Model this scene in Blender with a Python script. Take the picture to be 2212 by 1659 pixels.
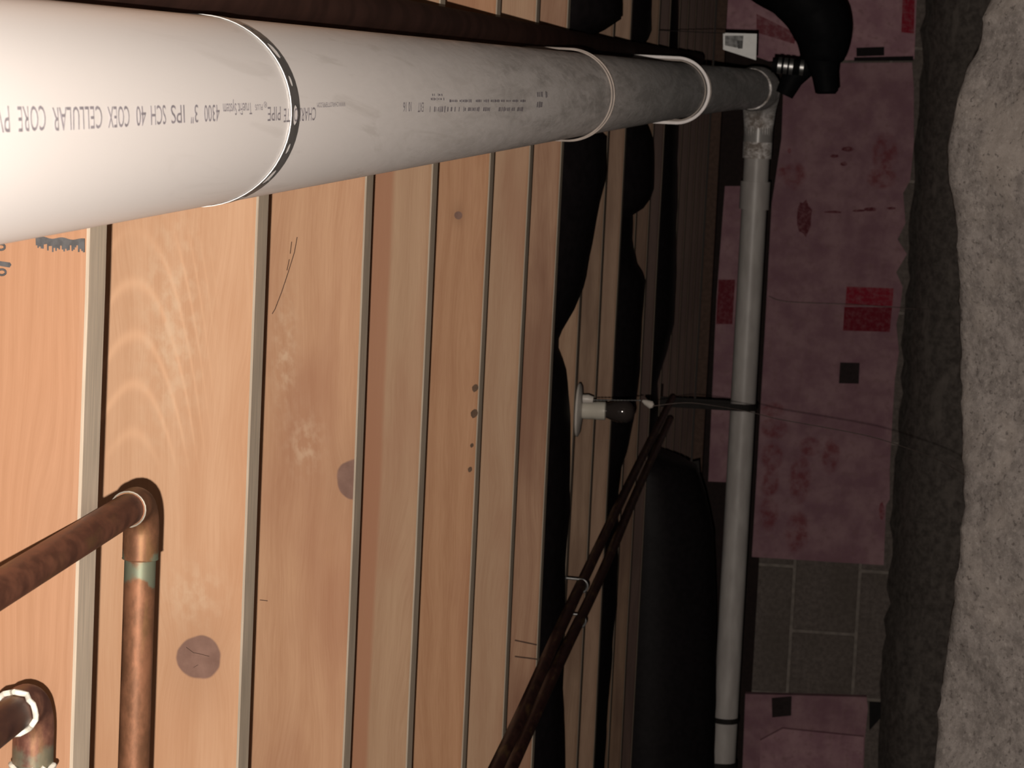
import bpy, math, random
from mathutils import Vector, Matrix, noise

# ------------------------------------------------------------------ scene reset
for o in list(bpy.data.objects):
    bpy.data.objects.remove(o)
S = bpy.context.scene
COL = S.collection
IN = 0.0254                       # the place is measured in inches
GZ = 20.0                         # height of the lens above the trench floor

def V(x, y, z):
    return Vector((x * IN, y * IN, (z + GZ) * IN))

# ------------------------------------------------------------------ camera
W_, H_ = 2212.0, 1659.0
F = 6150.0                        # focal length in pixels (phone tele lens)
VX, VY, ROLL = 1782.5, 164.0, 0.047
cy = Vector(((VX - W_ / 2) / F, -(VY - H_ / 2) / F, -1)).normalized()
cx = Vector((ROLL, 1, 0))
cx.z = -(cx.x * cy.x + cx.y * cy.y) / cy.z
cx.normalize()
cz = cx.cross(cy)
R3 = Matrix((cx, cy, cz))         # camera frame -> world frame
cam = bpy.data.cameras.new('camera')
cam.sensor_fit = 'HORIZONTAL'
cam.sensor_width = 36
cam.lens = F / W_ * 36
cam.clip_start = 0.01
cam.clip_end = 60
cam.dof.use_dof = True
cam.dof.focus_distance = 66 * IN
cam.dof.aperture_fstop = cam.lens / 1000 / (0.055 * IN)
co = bpy.data.objects.new('camera', cam)
COL.objects.link(co)
co.matrix_world = Matrix.Translation(V(0, 0, 0)) @ R3.to_4x4()
S.camera = co

def ray(px, py):
    return R3 @ Vector(((px - W_ / 2) / F, -(py - H_ / 2) / F, -1))

def atY(px, py, y):               # point of the place seen at a pixel, at depth y (inches)
    d = ray(px, py)
    return d * (y / d.y)

def atZ(px, py, z):
    d = ray(px, py)
    return d * (z / d.z)

# ------------------------------------------------------------------ world, flash, exposure
w = bpy.data.worlds.new('world')
S.world = w
w.use_nodes = True
w.node_tree.nodes['Background'].inputs[0].default_value = (0.9, 0.72, 0.6, 1)
w.node_tree.nodes['Background'].inputs[1].default_value = 0.010

fl = bpy.data.lights.new('phone_flash', 'POINT')
fl.shadow_soft_size = 0.10 * IN
fl.energy = 1.0
fl.use_nodes = True
nt = fl.node_tree
em = nt.nodes['Emission']
em.inputs[0].default_value = (1.0, 0.90, 0.80, 1)
lf = nt.nodes.new('ShaderNodeLightFalloff')
lf.inputs['Strength'].default_value = 1.0
FLASH_QUAD, FLASH_LIN = 81.0, 40.5
m1 = nt.nodes.new('ShaderNodeMath'); m1.operation = 'MULTIPLY'; m1.inputs[1].default_value = FLASH_QUAD
m2 = nt.nodes.new('ShaderNodeMath'); m2.operation = 'MULTIPLY'; m2.inputs[1].default_value = FLASH_LIN
m3 = nt.nodes.new('ShaderNodeMath'); m3.operation = 'ADD'
nt.links.new(lf.outputs['Quadratic'], m1.inputs[0])
nt.links.new(lf.outputs['Linear'], m2.inputs[0])
nt.links.new(m1.outputs[0], m3.inputs[0]); nt.links.new(m2.outputs[0], m3.inputs[1])
nt.links.new(m3.outputs[0], em.inputs[1])
flo = bpy.data.objects.new('phone_flash', fl)
COL.objects.link(flo)
flo.location = V(-0.95, -0.2, 0.45)

S.view_settings.view_transform = 'Standard'
S.view_settings.look = 'None'
S.view_settings.gamma = 1
S.view_settings.use_curve_mapping = False
S.view_settings.exposure = 0.0

# ------------------------------------------------------------------ node helpers
class X:
    """a scalar socket with arithmetic"""
    def __init__(s, nt, sock):
        s.nt, s.s = nt, sock
    def _op(s, op, *a, clamp=False):
        n = s.nt.nodes.new('ShaderNodeMath'); n.operation = op; n.use_clamp = clamp
        for i, v in enumerate((s,) + a):
            if isinstance(v, X): s.nt.links.new(v.s, n.inputs[i])
            else: n.inputs[i].default_value = v
        return X(s.nt, n.outputs[0])
    def __add__(s, o): return s._op('ADD', o)
    __radd__ = __add__
    def __sub__(s, o): return s._op('SUBTRACT', o)
    def __mul__(s, o): return s._op('MULTIPLY', o)
    __rmul__ = __mul__
    def __truediv__(s, o): return s._op('DIVIDE', o)
    def pow(s, e): return s._op('POWER', e)
    def sin(s): return s._op('SINE')
    def sqrt(s): return s._op('SQRT')
    def abs(s): return s._op('ABSOLUTE')
    def exp(s): return s._op('EXPONENT')
    def max(s, o): return s._op('MAXIMUM', o)
    def step(s, a, b):            # smooth ramp 0..1 from a to b
        n = s.nt.nodes.new('ShaderNodeMapRange'); n.interpolation_type = 'SMOOTHSTEP'
        s.nt.links.new(s.s, n.inputs[0])
        if a <= b:
            n.inputs[1].default_value, n.inputs[2].default_value, n.inputs[3].default_value, n.inputs[4].default_value = a, b, 0, 1
        else:
            n.inputs[1].default_value, n.inputs[2].default_value, n.inputs[3].default_value, n.inputs[4].default_value = b, a, 1, 0
        return X(s.nt, n.outputs[0])

class Mat:
    def __init__(s, name, rough=0.7, metal=0.0, spec=0.3):
        s.m = bpy.data.materials.new(name); s.m.use_nodes = True
        s.nt = s.m.node_tree
        s.b = s.nt.nodes['Principled BSDF']
        s.b.inputs['Roughness'].default_value = rough
        s.b.inputs['Metallic'].default_value = metal
        s.b.inputs['Specular IOR Level'].default_value = spec
    def coords(s):                # object coordinates in inches
        t = s.nt.nodes.new('ShaderNodeTexCoord')
        sp = s.nt.nodes.new('ShaderNodeSeparateXYZ')
        s.nt.links.new(t.outputs['Object'], sp.inputs[0])
        return tuple(X(s.nt, sp.outputs[i]) * (1 / IN) for i in range(3))
    def vec(s, a, b, c):
        n = s.nt.nodes.new('ShaderNodeCombineXYZ')
        for i, v in enumerate((a, b, c)):
            if isinstance(v, X): s.nt.links.new(v.s, n.inputs[i])
            else: n.inputs[i].default_value = v
        return n.outputs[0]
    def noise(s, v, scale=1.0, detail=3.0, rough=0.5, dist=0.0):
        n = s.nt.nodes.new('ShaderNodeTexNoise')
        s.nt.links.new(v, n.inputs['Vector'])
        n.inputs['Scale'].default_value = scale
        n.inputs['Detail'].default_value = detail
        n.inputs['Roughness'].default_value = rough
        n.inputs['Distortion'].default_value = dist
        return X(s.nt, n.outputs['Fac'])
    def mix(s, f, a, b):
        n = s.nt.nodes.new('ShaderNodeMix'); n.data_type = 'RGBA'
        if isinstance(f, X): s.nt.links.new(f.s, n.inputs[0])
        else: n.inputs[0].default_value = f
        for i, c in ((6, a), (7, b)):
            if isinstance(c, tuple): n.inputs[i].default_value = (*c[:3], 1)
            else: s.nt.links.new(c, n.inputs[i])
        return n.outputs[2]
    def base(s, c):
        if isinstance(c, tuple): s.b.inputs['Base Color'].default_value = (*c[:3], 1)
        else: s.nt.links.new(c, s.b.inputs['Base Color'])
        return s
    def rough(s, x):
        s.nt.links.new(x.s, s.b.inputs['Roughness']); return s
    def bump(s, h, strength=0.4, dist=0.02):
        n = s.nt.nodes.new('ShaderNodeBump')
        n.inputs['Strength'].default_value = strength
        n.inputs['Distance'].default_value = dist * IN
        s.nt.links.new(h.s, n.inputs['Height'])
        s.nt.links.new(n.outputs[0], s.b.inputs['Normal'])
        return s

def flat(name, c, rough=0.7, metal=0.0, spec=0.3, vary=0.25, sc=2.0):
    """plain colour with a little mottling"""
    m = Mat(name, rough, metal, spec)
    x, y, z = m.coords()
    n = m.noise(m.vec(x, y, z), sc, 4.0)
    d = tuple(v * (1 - vary) for v in c)
    m.base(m.mix(n.step(0.35, 0.65), d, c))
    return m.m

# ------------------------------------------------------------------ mesh helpers
class MB:
    """collects geometry in inches (place coordinates)"""
    def __init__(s): s.v, s.f, s.mi = [], [], []
    def add(s, vs, fs, mi=0):
        k = len(s.v); s.v += [Vector(p) for p in vs]
        s.f += [tuple(k + i for i in f) for f in fs]; s.mi += [mi] * len(fs)
        return s
    def box(s, a, b, mi=0):
        (x0, y0, z0), (x1, y1, z1) = a, b
        vs = [(x0, y0, z0), (x1, y0, z0), (x1, y1, z0), (x0, y1, z0), (x0, y0, z1), (x1, y0, z1), (x1, y1, z1), (x0, y1, z1)]
        return s.add(vs, [(0, 3, 2, 1), (4, 5, 6, 7), (0, 1, 5, 4), (1, 2, 6, 5), (2, 3, 7, 6), (3, 0, 4, 7)], mi)
    def tube(s, pts, rad, seg=20, caps=True, mi=0):
        pts = [Vector(p) for p in pts]; n = len(pts)
        rr = rad if isinstance(rad, (list, tuple)) else [rad] * n
        tang = []
        for i in range(n):
            a = pts[max(0, i - 1)]; b = pts[min(n - 1, i + 1)]
            tang.append((b - a).normalized() if (b - a).length > 1e-9 else tang[-1])
        t0 = tang[0]
        u = Vector((0, 0, 1)) if abs(t0.z) < 0.9 else Vector((1, 0, 0))
        u = (u - t0 * u.dot(t0)).normalized()
        vs, fs = [], []
        for i in range(n):
            u = (u - tang[i] * u.dot(tang[i])).normalized()
            q = tang[i].cross(u)
            for j in range(seg):
                a = 2 * math.pi * j / seg
                vs.append(pts[i] + (u * math.cos(a) + q * math.sin(a)) * rr[i])
        for i in range(n - 1):
            for j in range(seg):
                k = (j + 1) % seg
                fs.append((i * seg + j, (i + 1) * seg + j, (i + 1) * seg + k, i * seg + k)[::-1])
        if caps:
            fs.append(tuple(range(seg)))
            fs.append(tuple((n - 1) * seg + j for j in range(seg))[::-1])
        return s.add(vs, fs, mi)
    def prism(s, pts, y0, y1, mi=0):
        """outline in (x,z), thickness along y"""
        n = len(pts)
        vs = [(p[0], y0, p[1]) for p in pts] + [(p[0], y1, p[1]) for p in pts]
        fs = [tuple(range(n)), tuple(range(2 * n - 1, n - 1, -1))]
        fs += [(i, n + i, n + (i + 1) % n, (i + 1) % n) for i in range(n)]
        return s.add(vs, fs, mi)
    def build(s, name, mats, parent=None, origin=None, smooth=False, bevel=0, fix=True):
        """origin in inches; parts share their thing's origin"""
        if parent is not None: origin = Vector(parent['_o'])
        o = Vector(origin if origin is not None else (0, 0, 0))
        me = bpy.data.meshes.new(name)
        me.from_pydata([(p - o) * IN for p in s.v], [], s.f)
        for m in (mats if isinstance(mats, (list, tuple)) else [mats]): me.materials.append(m)
        me.polygons.foreach_set('material_index', s.mi)
        if fix:
            import bmesh
            bm = bmesh.new(); bm.from_mesh(me)
            bmesh.ops.recalc_face_normals(bm, faces=bm.faces); bm.to_mesh(me); bm.free()
        ob = bpy.data.objects.new(name, me); COL.objects.link(ob)
        if smooth:
            me.polygons.foreach_set('use_smooth', [True] * len(me.polygons))
            me.set_sharp_from_angle(angle=math.radians(42))
        if parent is not None:
            p = parent
            # a part of a part keeps the same origin
            ob.parent = p; ob['_o'] = tuple(o)
        else:
            ob.location = V(*o); ob['_o'] = tuple(o)
        if bevel:
            md = ob.modifiers.new('bevel', 'BEVEL'); md.width = bevel * IN; md.segments = 2; md.limit_method = 'ANGLE'
        return ob

def thing(name, origin, label, cat, group=None):
    e = bpy.data.objects.new(name, None); COL.objects.link(e)
    e.empty_display_size = 0.02
    e.location = V(*origin); e['_o'] = tuple(origin)
    return tag(e, label, cat, group)

def tag(o, label, cat=None, group=None, kind=None):
    o['label'] = label
    if cat: o['category'] = cat
    if group: o['group'] = group
    if kind: o['kind'] = kind
    return o

def arc(c, a, b, r, n=8):
    """points of a quarter bend at corner c between unit directions a (incoming side) and b (outgoing side)"""
    c, a, b = Vector(c), Vector(a), Vector(b)
    ctr = c + a * r + b * r
    return [ctr - b * r * math.cos(t * math.pi / 2 / n) - a * r * math.sin(t * math.pi / 2 / n) for t in range(n + 1)]

# ------------------------------------------------------------------ materials
def pine(name, light, dark, seed=0.0, freq=5.0, knots=(), cath=None, blot=0.35, red=(0.31, 0.135, 0.075), streak=None, sheen=None):
    m = Mat(name, 0.62, 0, 0.25)
    x, y, z = m.coords()
    warp = m.noise(m.vec(x * 0.07 + seed, y * 0.2, z * 0.35), 1.0, 2.0) - 0.5
    v = z + warp * 2.2
    halo = None; core = None
    for (kx, kz, kr) in knots:
        dx = x - kx; dz = z - kz
        d = (dx * dx + dz * dz).sqrt()
        wob = m.noise(m.vec(x * 1.4 + seed, y, z * 1.4), 1.0, 2.0) - 0.5
        c = (d + wob * kr * 0.35).step(kr * 1.04, kr * 0.93)
        dd = (dx * dx * 0.35 + dz * dz)
        g = (dd * (-1.0 / (2.6 * kr * kr))).exp()
        v = v + g * (dz / (d + 0.15)) * kr * 1.1
        core = c if core is None else core.max(c)
        halo = g if halo is None else halo.max(g)
    if cath:
        cxx, czz, k, sg = cath
        t = (x - cxx) * sg + (z - czz) * (z - czz) * k + warp * 1.5
        ringc = (t * 5.2).sin() * 0.5 + 0.5
        ringc = ringc.pow(6.0)
        reach = (x - (cxx - 1.2)).abs().step(3.4, 1.6) * (z - czz).abs().step(2.4, 1.0)
    rings = (v * freq * 2 + m.noise(m.vec(x * 0.1 + seed, y, z * 0.6), 2.0, 2.0) * 3.0).sin() * 0.5 + 0.5
    fib = m.noise(m.vec(x * 0.35 + seed, y * 6, v * 14), 1.0, 5.0, 0.6)
    fine = m.noise(m.vec(x * 1.2 + seed, y * 20, v * 40), 1.0, 2.0)
    bl = m.noise(m.vec(x * 0.10 + seed * 3, y * 0.3, z * 0.30 + seed), 1.0, 4.0)
    f = (rings * 0.16 + fib * 0.62 + fine * 0.4 - 0.08).step(0.2, 0.9)
    c = m.mix(f, light, dark)
    c = m.mix(bl.step(0.42, 0.64) * blot, c, red)
    if cath:
        c = m.mix(ringc * reach * 0.42, c, tuple(min(1, q * 1.3) for q in light))
    if streak:
        z0, z1, col, k = streak
        c = m.mix((z + warp * 0.3).step(z1 - 0.10, z1 + 0.10) * k, c, col)
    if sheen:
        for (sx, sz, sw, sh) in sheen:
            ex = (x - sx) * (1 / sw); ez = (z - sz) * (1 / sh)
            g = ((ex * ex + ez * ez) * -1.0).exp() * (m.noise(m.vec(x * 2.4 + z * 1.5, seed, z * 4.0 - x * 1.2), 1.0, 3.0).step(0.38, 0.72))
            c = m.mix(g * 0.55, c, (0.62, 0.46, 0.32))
    if halo is not None:
        c = m.mix(halo * 0.45, c, tuple(q * 0.72 for q in dark))
        kn = m.noise(m.vec(x * 2.5, y, z * 2.5), 1.0, 3.0)
        c = m.mix(core, c, m.mix(kn, (0.13, 0.068, 0.05), (0.27, 0.16, 0.125)))
    m.base(c)
    m.bump(fib * 0.6 + fine * 0.4, 0.25, 0.012)
    return m.m

def edge_wood(name, c):
    m = Mat(name, 0.75, 0, 0.2)
    x, y, z = m.coords()
    n = m.noise(m.vec(x * 0.3, y * 5, z * 5), 2.0, 4.0)
    n2 = m.noise(m.vec(x * 0.15, y * 0.3, z), 1.0, 3.0)
    k = m.mix(n.step(0.3, 0.7), tuple(v * 0.8 for v in c), c)
    m.base(m.mix(n2.step(0.5, 0.75) * 0.35, k, (0.42, 0.36, 0.28)))
    return m.m

def pvc_mat(name, ystart):
    """white plastic, clean near the camera and grimy further along; object y is measured from ystart"""
    m = Mat(name, 0.42, 0, 0.35)
    x, y, z = m.coords()
    yy = y + ystart
    a = m.noise(m.vec(x * 0.8 + 3, yy * 0.085, z * 0.8), 1.0, 6.0, 0.66, 0.8)
    a2 = m.noise(m.vec(x * 2.4, yy * 0.45 + x, z * 2.4), 1.0, 5.0, 0.65, 1.2)
    b = m.noise(m.vec(x * 1.6 + yy * 0.12, yy * 0.12, z * 1.6), 1.0, 4.0, 0.6, 1.0)
    wipe = m.noise(m.vec(x * 1.1 + yy * 0.10, yy * 0.18 - x * 0.5, z * 0.7), 1.3, 3.0, 0.55, 1.6)
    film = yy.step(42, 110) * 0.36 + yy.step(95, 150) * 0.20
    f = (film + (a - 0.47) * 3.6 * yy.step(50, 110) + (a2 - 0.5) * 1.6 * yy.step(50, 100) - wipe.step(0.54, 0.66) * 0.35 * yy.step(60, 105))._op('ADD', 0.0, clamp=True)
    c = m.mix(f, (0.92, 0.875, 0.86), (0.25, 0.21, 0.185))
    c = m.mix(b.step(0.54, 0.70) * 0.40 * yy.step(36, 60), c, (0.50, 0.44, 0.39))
    m.base(c)
    m.rough(f * 0.4 + 0.34)
    m.b.inputs['Sheen Weight'].default_value = 0.20
    m.b.inputs['Sheen Roughness'].default_value = 0.6
    return m.m

def copper_mat(name, brown, bright, green=0.0, gx=0, gy=0, gr=1.0):
    m = Mat(name, 0.42, 0.55, 0.5)
    x, y, z = m.coords()
    n = m.noise(m.vec(x * 0.9, y * 0.9, z * 2.0), 1.5, 5.0, 0.65)
    n2 = m.noise(m.vec(x * 0.35, y * 0.35, z * 3.5), 1.0, 4.0)
    c = m.mix(n.step(0.35, 0.68), brown, bright)
    c = m.mix(n2.step(0.52, 0.72) * 0.5, c, (0.30, 0.19, 0.07))
    if green:
        dx = x - gx; dy = y - gy
        g = ((dx * dx + dy * dy) * (-1 / (gr * gr))).exp()
        g = (g + (m.noise(m.vec(x * 2, y * 2, z * 2), 1.2, 4.0) - 0.5) * 1.1).step(0.42, 0.62)
        c = m.mix(g * green, c, (0.20, 0.27, 0.20))
    m.base(c)
    m.rough(n * 0.35 + 0.32)
    return m.m

LIGHTS = [  # light grain, dark grain per joist, nearest first
    ((0.400, 0.222, 0.132), (0.335, 0.178, 0.100)),
    ((0.56, 0.345, 0.215), (0.475, 0.27, 0.155)),
    ((0.52, 0.31, 0.185), (0.42, 0.225, 0.125)),
    ((0.43, 0.28, 0.175), (0.35, 0.21, 0.125)),
    ((0.47, 0.265, 0.15), (0.36, 0.18, 0.092)),
    ((0.47, 0.305, 0.195), (0.38, 0.22, 0.132)),
    ((0.43, 0.26, 0.165), (0.30, 0.155, 0.092)),
]
HJ = 13.36                        # underside of the joists above the lens
J0, SP = 51.42, 16.0
JY = [J0 + SP * k for k in range(19)]
JY[2] += 0.45; JY[3] -= 0.9       # measured spacing is not quite even
M_EDGE = edge_wood('sawn_edge', (0.80, 0.68, 0.54))  # greyed edge wood, colour also lifted to stand in for bounce light
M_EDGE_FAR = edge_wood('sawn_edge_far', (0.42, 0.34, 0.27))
M_INK = flat('grey_ink', (0.10, 0.10, 0.105), 0.8, vary=0.3, sc=6)
M_PRINT = flat('pipe_print', (0.42, 0.39, 0.44), 0.6, vary=0.25, sc=8)
M_CRACK = flat('wood_check', (0.07, 0.04, 0.03), 0.9)
M_BARK = flat('bark', (0.13, 0.082, 0.055), 0.9)
M_BLACK = flat('black_plastic_sheet', (0.010, 0.008, 0.009), 0.55, spec=0.12, vary=0.3)
M_BANDLINE = flat('shadow_band_dark', (0.075, 0.036, 0.028), 0.7, spec=0.1, vary=0.35, sc=0.6)  # colour set to the tone of the shadow band it fills
M_STEEL = flat('galvanised_steel', (0.46, 0.46, 0.46), 0.42, 0.95, 0.5, vary=0.2)
M_STEELD = flat('dull_steel', (0.018, 0.015, 0.014), 0.7, 0.0, 0.15)
M_WHITEP = flat('white_plastic', (0.86, 0.80, 0.79), 0.4, vary=0.1)
M_GREYP = flat('dusty_plastic_strap', (0.36, 0.30, 0.26), 0.5, vary=0.2)
M_FLUX = flat('white_flux', (0.78, 0.75, 0.66), 0.8, vary=0.3, sc=6)
M_SOLDER = flat('solder', (0.40, 0.36, 0.30), 0.5, 0.3, vary=0.2, sc=6)

# ------------------------------------------------------------------ the setting
def ground_z(x, y):
    px = [(-60, -6.3), (-29.7, -6.6), (-24.6, -6.8), (-21.2, -7.0), (-17.5, -7.01), (-11.4, -6.56), (-8.6, -6.3), (-5.7, -5.92), (-3.7, -5.43), (-1.9, -5.46), (-0.2, -5.83), (1.6, -6.46), (3.8, -6.86), (10, -6.9), (60, -6.6)]
    for (x0, z0), (x1, z1) in zip(px, px[1:]):
        if x <= x1 or x1 == 60:
            t = min(1, max(0, (x - x0) / (x1 - x0))); crest = z0 + (z1 - z0) * t; break
    cyy = 125 + 1.6 * noise.noise((x * 0.13, 3, 0))
    crest += 0.14 * noise.noise((x * 0.9, 1.0, 0.0)) + 0.07 * noise.noise((x * 2.6, 2.0, 0.0))
    n = 0.30 * noise.noise((x * 0.45, y * 0.45, 5)) + 0.17 * noise.noise((x * 1.3, y * 1.3, 9)) + 0.07 * noise.noise((x * 3.2, y * 3.2, 2))
    if y < cyy:
        d = cyy - y
        z = crest - 0.12 * d - 0.80 * max(0, d - 0.5) + (n if d > 0.4 else n * d)
        return max(z, -15.5 + 1.6 * n)
    d = y - cyy
    return max(crest - 0.55 * d, -19.6 + 1.2 * n)

ys = [18 + 4 * i for i in range(22)] + [106 + 0.34 * i for i in range(76)] + [133 + 1.2 * i for i in range(24)] + [163 + 6 * i for i in range(31)]
xs = [-130 + 6 * i for i in range(13)] + [-54 + 0.34 * i for i in range(206)] + [17 + 5 * i for i in range(17)]
mb = MB()
vs = [(x, y, ground_z(x, y)) for y in ys for x in xs]
nx = len(xs)
fs = [(j * nx + i, j * nx + i + 1, (j + 1) * nx + i + 1, (j + 1) * nx + i) for j in range(len(ys) - 1) for i in range(nx - 1)]
mb.add(vs, fs)
m = Mat('crawlspace_ground', 0.95, 0, 0.1)
x, y, z = m.coords()
n1 = m.noise(m.vec(x, y, z), 1.6, 6.0, 0.8)
n2 = m.noise(m.vec(x, y, z), 0.30, 3.0)
n3 = m.noise(m.vec(x, y, z), 4.2, 3.0, 0.6)
c = m.mix(n1.step(0.34, 0.66), (0.19, 0.168, 0.157), (0.335, 0.30, 0.282))
c = m.mix(n2.step(0.48, 0.66) * 0.45, c, (0.40, 0.35, 0.315))
c = m.mix(n3.step(0.58, 0.70) * 0.5, c, (0.44, 0.40, 0.37))
c = m.mix(n3.step(0.42, 0.32) * 0.75, c, (0.11, 0.095, 0.088))
m.base(c).bump(n1 * 0.6 + n3 * 0.4, 0.45, 0.10)
fo = mb.build('floor', m.m, smooth=True, fix=False)
tag(fo, 'rough grey gravelly crawlspace ground with a raised bank', kind='structure')

# deck above the joists
mb = MB(); mb.box((-130, 30, HJ + 9.3), (100, 352, HJ + 10.1))
tag(mb.build('ceiling', flat('subfloor', (0.30, 0.19, 0.10), 0.8)), 'plywood subfloor deck lying on the joists', kind='structure')

# block wall at the far end: mortar body with single blocks proud of it
YB = 348.0
M_MORTAR = flat('mortar', (0.26, 0.225, 0.20), 0.95, vary=0.25, sc=1.0)
m = Mat('concrete_block', 0.95, 0, 0.1)
x, y, z = m.coords()
n1 = m.noise(m.vec(x, y, z), 1.8, 6.0, 0.65); n2 = m.noise(m.vec(x, y, z), 0.12, 3.0)
c = m.mix(n1.step(0.3, 0.7), (0.115, 0.095, 0.087), (0.185, 0.155, 0.14))
m.base(m.mix(n2.step(0.4, 0.65) * 0.5, c, (0.105, 0.088, 0.075))).bump(n1, 0.5, 0.05)
M_BLOCK = m.m
mb = MB(); mb.box((-130, YB + 0.12, -24), (100, YB + 7.5, 12.1))
wall = mb.build('wall_back', M_MORTAR, origin=(0, YB, -24))
tag(wall, 'grey concrete block wall closing the far end', kind='structure')
bk = MB(); bk.box((-7.8, 0, -3.81), (7.8, 0.9, 3.81)).box((-7.8, 0, -3.81), (-7.8, 0, -3.81))
bm_ = MB(); bm_.box((-7.81, 0, -3.81), (7.81, 3, 3.81))
proto = bm_.build('block', M_BLOCK, origin=(0, 0, 0), bevel=0.12)
half = MB(); half.box((-7.81, 0, -1.75), (7.81, 3, 1.75))
proto_h = half.build('block', M_BLOCK, origin=(0, 0, 0), bevel=0.12)
first = {}
for ci, zc in enumerate((-19.8, -11.8, -3.8, 4.2, 10.2)):
    pr = proto if ci < 4 else proto_h
    off = 0.0 if ci % 2 == 0 else 8.0
    for k in range(-8, 7):
        xc = -60.2 + off + 16 * (k + 3)
        if xc > 90 or xc < -120: continue
        b = pr if pr.name not in first else pr.copy()
        if pr.name in first: COL.objects.link(b)
        first[pr.name] = 1
        b.parent = wall
        b.location = Vector((xc, 0.05 * random.Random(ci * 50 + k).uniform(-1, 1), zc + 24)) * IN

# footing at the foot of the wall
mb = MB()
pts = []
rnd = random.Random(4)
xsf = [-130 + 2.0 * i for i in range(116)]
for i, xx in enumerate(xsf):
    zt = -13.2 + 0.5 * noise.noise((xx * 0.15, 0, 7)) + 0.35 * noise.noise((xx * 0.6, 0, 3))
    yf = 340 + 0.8 * noise.noise((xx * 0.2, 4, 0))
    mb.v += [Vector((xx, yf - 1.5, -24)), Vector((xx, yf, zt - 3.2)), Vector((xx, yf + 1.6, zt - 1.0)), Vector((xx, yf + 4.0, zt + 0.6)), Vector((xx, YB, zt + 1.9 + 0.8 * noise.noise((xx * 0.4, 9, 0))))]
for i in range(len(xsf) - 1):
    for j in range(4):
        a = i * 5 + j; mb.f.append((a, a + 5, a + 6, a + 1)); mb.mi.append(0)
m = Mat('footing_concrete', 0.95, 0, 0.1)
x, y, z = m.coords()
n1 = m.noise(m.vec(x, y, z), 1.2, 6.0, 0.7); n2 = m.noise(m.vec(x * 0.3, y, z), 0.6, 3.0)
c = m.mix(n1.step(0.3, 0.7), (0.075, 0.064, 0.058), (0.16, 0.138, 0.125))
m.base(m.mix(n2.step(0.55, 0.7) * 0.5, c, (0.22, 0.19, 0.17))).bump(n1, 0.7, 0.1)
tag(mb.build('footing', m.m, smooth=True, fix=False), 'rough poured footing at the foot of the block wall', kind='structure')

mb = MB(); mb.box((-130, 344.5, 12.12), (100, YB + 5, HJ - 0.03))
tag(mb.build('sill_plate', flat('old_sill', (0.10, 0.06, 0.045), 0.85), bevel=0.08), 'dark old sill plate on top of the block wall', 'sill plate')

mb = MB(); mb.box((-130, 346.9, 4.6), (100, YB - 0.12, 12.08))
tag(mb.build('rim_board', flat('near_black_rim', (0.020, 0.012, 0.011), 0.9), bevel=0.06), 'almost black board fixed along the top of the block wall', 'board')  # near-black board, reaching down behind the gap in the foam

# ------------------------------------------------------------------ joists
def jx(px, py, k):                # local joist coordinates of a pixel on the face of joist k
    p = atY(px, py, JY[k]); return p.x, p.z - HJ

mats = []
a1 = jx(430, 1420, 1); a2 = jx(770, 1035, 2); a4 = jx(990, 465, 4); c1 = jx(262, 640, 1)
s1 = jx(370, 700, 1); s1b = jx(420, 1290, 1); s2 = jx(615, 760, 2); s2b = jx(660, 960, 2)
mats.append(pine('pine_joist_a', *LIGHTS[0], 1.3, 14.0, knots=[(jx(60, 1560, 0)[0], jx(60, 1540, 0)[1], 0.34)], blot=0.12, red=(0.43, 0.19, 0.085)))
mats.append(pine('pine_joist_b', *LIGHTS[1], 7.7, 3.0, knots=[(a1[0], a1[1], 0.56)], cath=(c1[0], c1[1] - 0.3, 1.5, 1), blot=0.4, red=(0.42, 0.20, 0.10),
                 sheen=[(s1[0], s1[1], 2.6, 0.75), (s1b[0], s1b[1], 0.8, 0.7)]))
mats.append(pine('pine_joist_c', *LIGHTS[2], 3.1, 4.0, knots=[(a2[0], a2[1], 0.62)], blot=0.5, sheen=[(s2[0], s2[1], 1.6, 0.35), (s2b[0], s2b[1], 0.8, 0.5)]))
mats.append(pine('pine_joist_d', *LIGHTS[3], 12.4, 3.0, blot=0.35, streak=(0, jx(835, 700, 3)[1], (0.34, 0.155, 0.085), 0.8)))
mats.append(pine('pine_joist_e', *LIGHTS[4], 21.0, 4.0, knots=[(a4[0], a4[1], 0.17)], blot=0.45))
mats.append(pine('pine_joist_f', *LIGHTS[5], 33.0, 3.0, blot=0.4))
mats.append(pine('pine_joist_g', *LIGHTS[6], 41.0, 4.0, blot=0.55, red=(0.20, 0.09, 0.055)))
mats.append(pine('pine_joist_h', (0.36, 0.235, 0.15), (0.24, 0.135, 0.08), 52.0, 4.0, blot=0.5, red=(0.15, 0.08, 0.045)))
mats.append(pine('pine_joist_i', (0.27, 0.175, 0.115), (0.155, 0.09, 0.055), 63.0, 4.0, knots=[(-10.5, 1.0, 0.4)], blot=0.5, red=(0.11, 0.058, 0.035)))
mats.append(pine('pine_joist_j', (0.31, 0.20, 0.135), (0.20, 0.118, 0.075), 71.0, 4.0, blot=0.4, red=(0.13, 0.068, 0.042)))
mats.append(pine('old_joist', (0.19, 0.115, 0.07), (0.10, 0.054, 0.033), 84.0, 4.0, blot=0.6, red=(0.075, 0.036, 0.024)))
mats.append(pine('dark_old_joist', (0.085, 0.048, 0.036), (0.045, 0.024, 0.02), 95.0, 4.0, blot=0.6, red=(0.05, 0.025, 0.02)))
ordn = ['first', 'second', 'third', 'fourth', 'fifth', 'sixth', 'seventh', 'eighth', 'ninth', 'tenth', 'eleventh', 'twelfth', 'thirteenth', 'fourteenth', 'fifteenth', 'sixteenth', 'seventeenth', 'eighteenth', 'nineteenth']
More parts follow.
